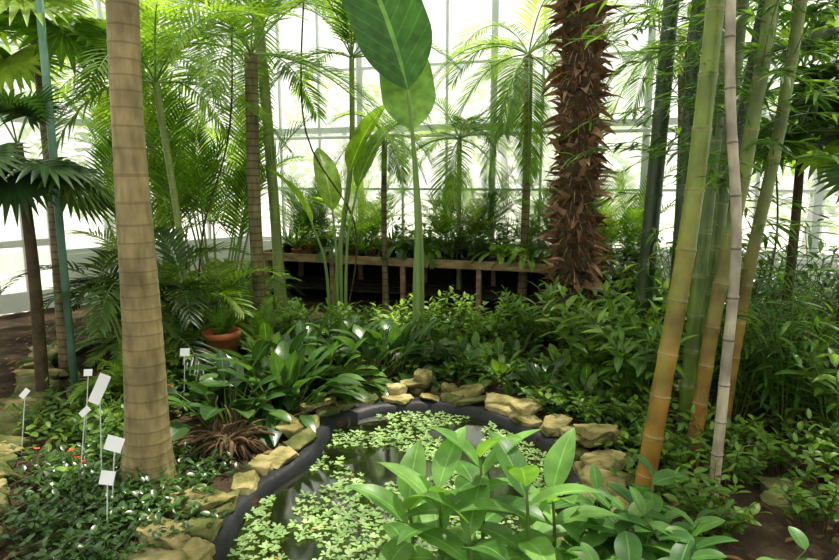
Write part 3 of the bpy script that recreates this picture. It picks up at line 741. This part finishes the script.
for x,y in [(-1.95,3.2),(-1.65,3.0),(-1.8,2.75),(-1.55,2.75),(-1.7,3.3),(-2.0,3.6),(-1.45,3.9),(-1.5,3.5),(-1.95,3.95),(-2.25,3.75),(-1.85,3.45),(-1.45,3.2),(-2.1,3.4),(-2.2,4.2)]: put('cover','ground_cover',x,y,.8)
for x,y in [(-3.0,6.4),(-3.4,7.0)]: put('darkshrub','evergreen_shrub',x,y,.7)
for k in range(34):
    x=U(-2.0,2.2);y=U(5.5,8.0); put('coverlt','ground_cover',x,y,1.1)
for x,y in [(1.5,4.8),(1.8,4.3),(2.3,4.4),(2.0,5.2),(1.6,5.6),(2.9,3.9),(3.3,4.3),(1.25,4.9),(1.5,4.1),(1.5,3.6)]: put('coverlt','ground_cover',x,y,1.05)
random.seed(5)
B=MB()
for (x,y,h,n) in [(.08,2.5,.58,9),(.27,2.6,.68,10),(.45,2.45,.62,9),(.2,2.35,.5,7),(-.05,2.62,.45,7),(.6,2.62,.5,7)]:
    tube(B,crv([(x,y,-.05 if not pin(x,y) else -.4),(x+.02,y,h*.5),(x,y-.02,h)],6),[.012-.001*i for i in range(7)],7,1)
    for k in range(n):
        t=.35+.65*k/(n-1); az=k*2.4+x*9; e=.15+.85*(t-.35)/.65
        leaf(B,(x,y,h*t),ael(az,e+U(-.1,.1)),U(.28,.38),U(.115,.15),.1,9,'lance',.22,U(-.2,.2),U(.2,1),0,2,.015)
B.obj('ginger_plant',[M_fore,M_stem])
B=MB()
for (x,y,h) in [(.72,2.35,.42),(.9,2.5,.45),(1.05,2.4,.45),(.95,2.75,.4),(1.25,2.6,.42),(.85,2.65,.42),(1.35,2.35,.4),(1.15,2.85,.36)]:
    shrubmesh(B,5,h,.19,.11,'oval',7,.6,base=(x,y,0),m=2,n_seg=7,g=.1,sr=.005)
B.obj('hydrangea_shrub',[M_hyd,M_stem])
B=MB()
for k in range(150):
    a=U(0,6.28); d=ael(a,U(-.2,1.1)); L=U(.14,.32); p=V((-1.36+U(-.09,.09),4.15+U(-.05,.05),.07))
    P=[p]; c=p.copy()
    for i in range(6): c=c+d*L/6; d=(d+V((U(-.25,.25),U(-.25,.25),-.26))).normalized(); P.append(c.copy())
    w0=U(.012,.026); tube(B,P,[w0*(1-.12*i) for i in range(7)],6,0,cap=True)
B.obj('fern_root_stump',[M_root])
def gpot(x,y,r,h,lf=.35):
    B=MB(); pot(B,(0,0,-.02),r,h,2)
    for k in range(9): leaf(B,(0,0,h*.8),ael(k*2.4,U(.7,1.3)),lf,lf*.34,.12,7,'oval',.2)
    o=B.obj('potted_anthurium',[M_mid,M_stem,M_terra,M_soil]); o.location=(x,y,.0)
gpot(-2.0,6.1,.18,.42); gpot(-2.1,4.8,.1,.26,.15)
B=MB()
for k in range(4):
    x,y=-2.15+U(-.2,.2),3.45+U(-.2,.2); h=U(.22,.34); tube(B,[(x,y,-.02),(x,y,h)],.004,5,1)
    for q in range(7): leaf(B,(x,y,h),ael(q*.9,U(.1,.8)),.022,.015,.1,3,'oval')
B.obj('red_flowers',[M_red,M_stem])
def label(x,y,z,rx,ry,rz,w=.085,h=.06):
    B=MB(); tube(B,[(0,0,-z-.03),(0,0,h*.2)],.0035,6,1)
    box(B,(-w/2,-.006,-h/2),(w/2,-.003,h/2),0,Matrix.Rotation(ry,4,'Y'))
    o=B.obj('plant_label',[M_label,M_frame],smooth=False); o.location=(x,y,z); o.rotation_euler=(rx,0,rz)
label(-2.0,3.72,.61,-.15,-1.15,.1,.19,.07)
label(-1.78,3.42,.38,-.3,.3,.1,.1,.085); label(-1.72,3.2,.28,-.3,.2,.2,.075,.075)
label(-2.07,5.3,.4,-.3,0,.1,.08,.07); label(-2.44,4.4,.5,-.3,0,.1,.06,.05); label(-2.79,4.2,.41,-.3,-.9,.1,.07,.04); label(-2.15,3.8,.43,-.3,-.8,0,.07,.04)
B=MB()
for (x0,y0,x1) in [(-2.6,7,-2.1),(-1.0,8.2,-1.5),(2.9,6.2,2.6),(3.6,6.5,3.7)]:
    tube(B,crv([(x0,y0,-.05),(x0+.15,y0,1.3),(x1,y0+.1,2.6),(x1+.1,y0,4.8)],20),.011,6)
B.obj('liana_stems',[M_brstem])

# ---------------------------------------------------------------- light, world, camera
w=bpy.data.worlds.new('World'); sc.world=w; w.use_nodes=True; nt=w.node_tree
bg=nt.nodes['Background']; tc=nt.nodes.new('ShaderNodeTexCoord'); sp=nt.nodes.new('ShaderNodeSeparateXYZ'); nt.links.new(tc.outputs['Generated'],sp.inputs[0])
rp=ramp(nt,[(0,(.97,.97,.92)),(.5,(.97,.97,.94))]); nt.links.new(sp.outputs[2],rp.inputs[0]); nt.links.new(rp.outputs[0],bg.inputs[0]); bg.inputs[1].default_value=1.22
sun=bpy.data.lights.new('sun','SUN'); sun.energy=8.5; sun.angle=.04; sun.color=(1,.94,.8)
so=bpy.data.objects.new('sun',sun); sc.collection.objects.link(so); so.rotation_euler=V((.2,.3,1)).to_track_quat('Z','Y').to_euler()
cam=bpy.data.cameras.new('camera'); cam.lens=26.6; cam.sensor_width=36; cam.clip_end=300
co=bpy.data.objects.new('camera',cam); sc.collection.objects.link(co); co.location=(0,0,1.9); co.rotation_euler=(math.radians(90-9.16),0,0); sc.camera=co
sc.view_settings.view_transform='Standard'
print('polys',sum(len(o.data.polygons) for o in sc.objects if o.type=='MESH'))
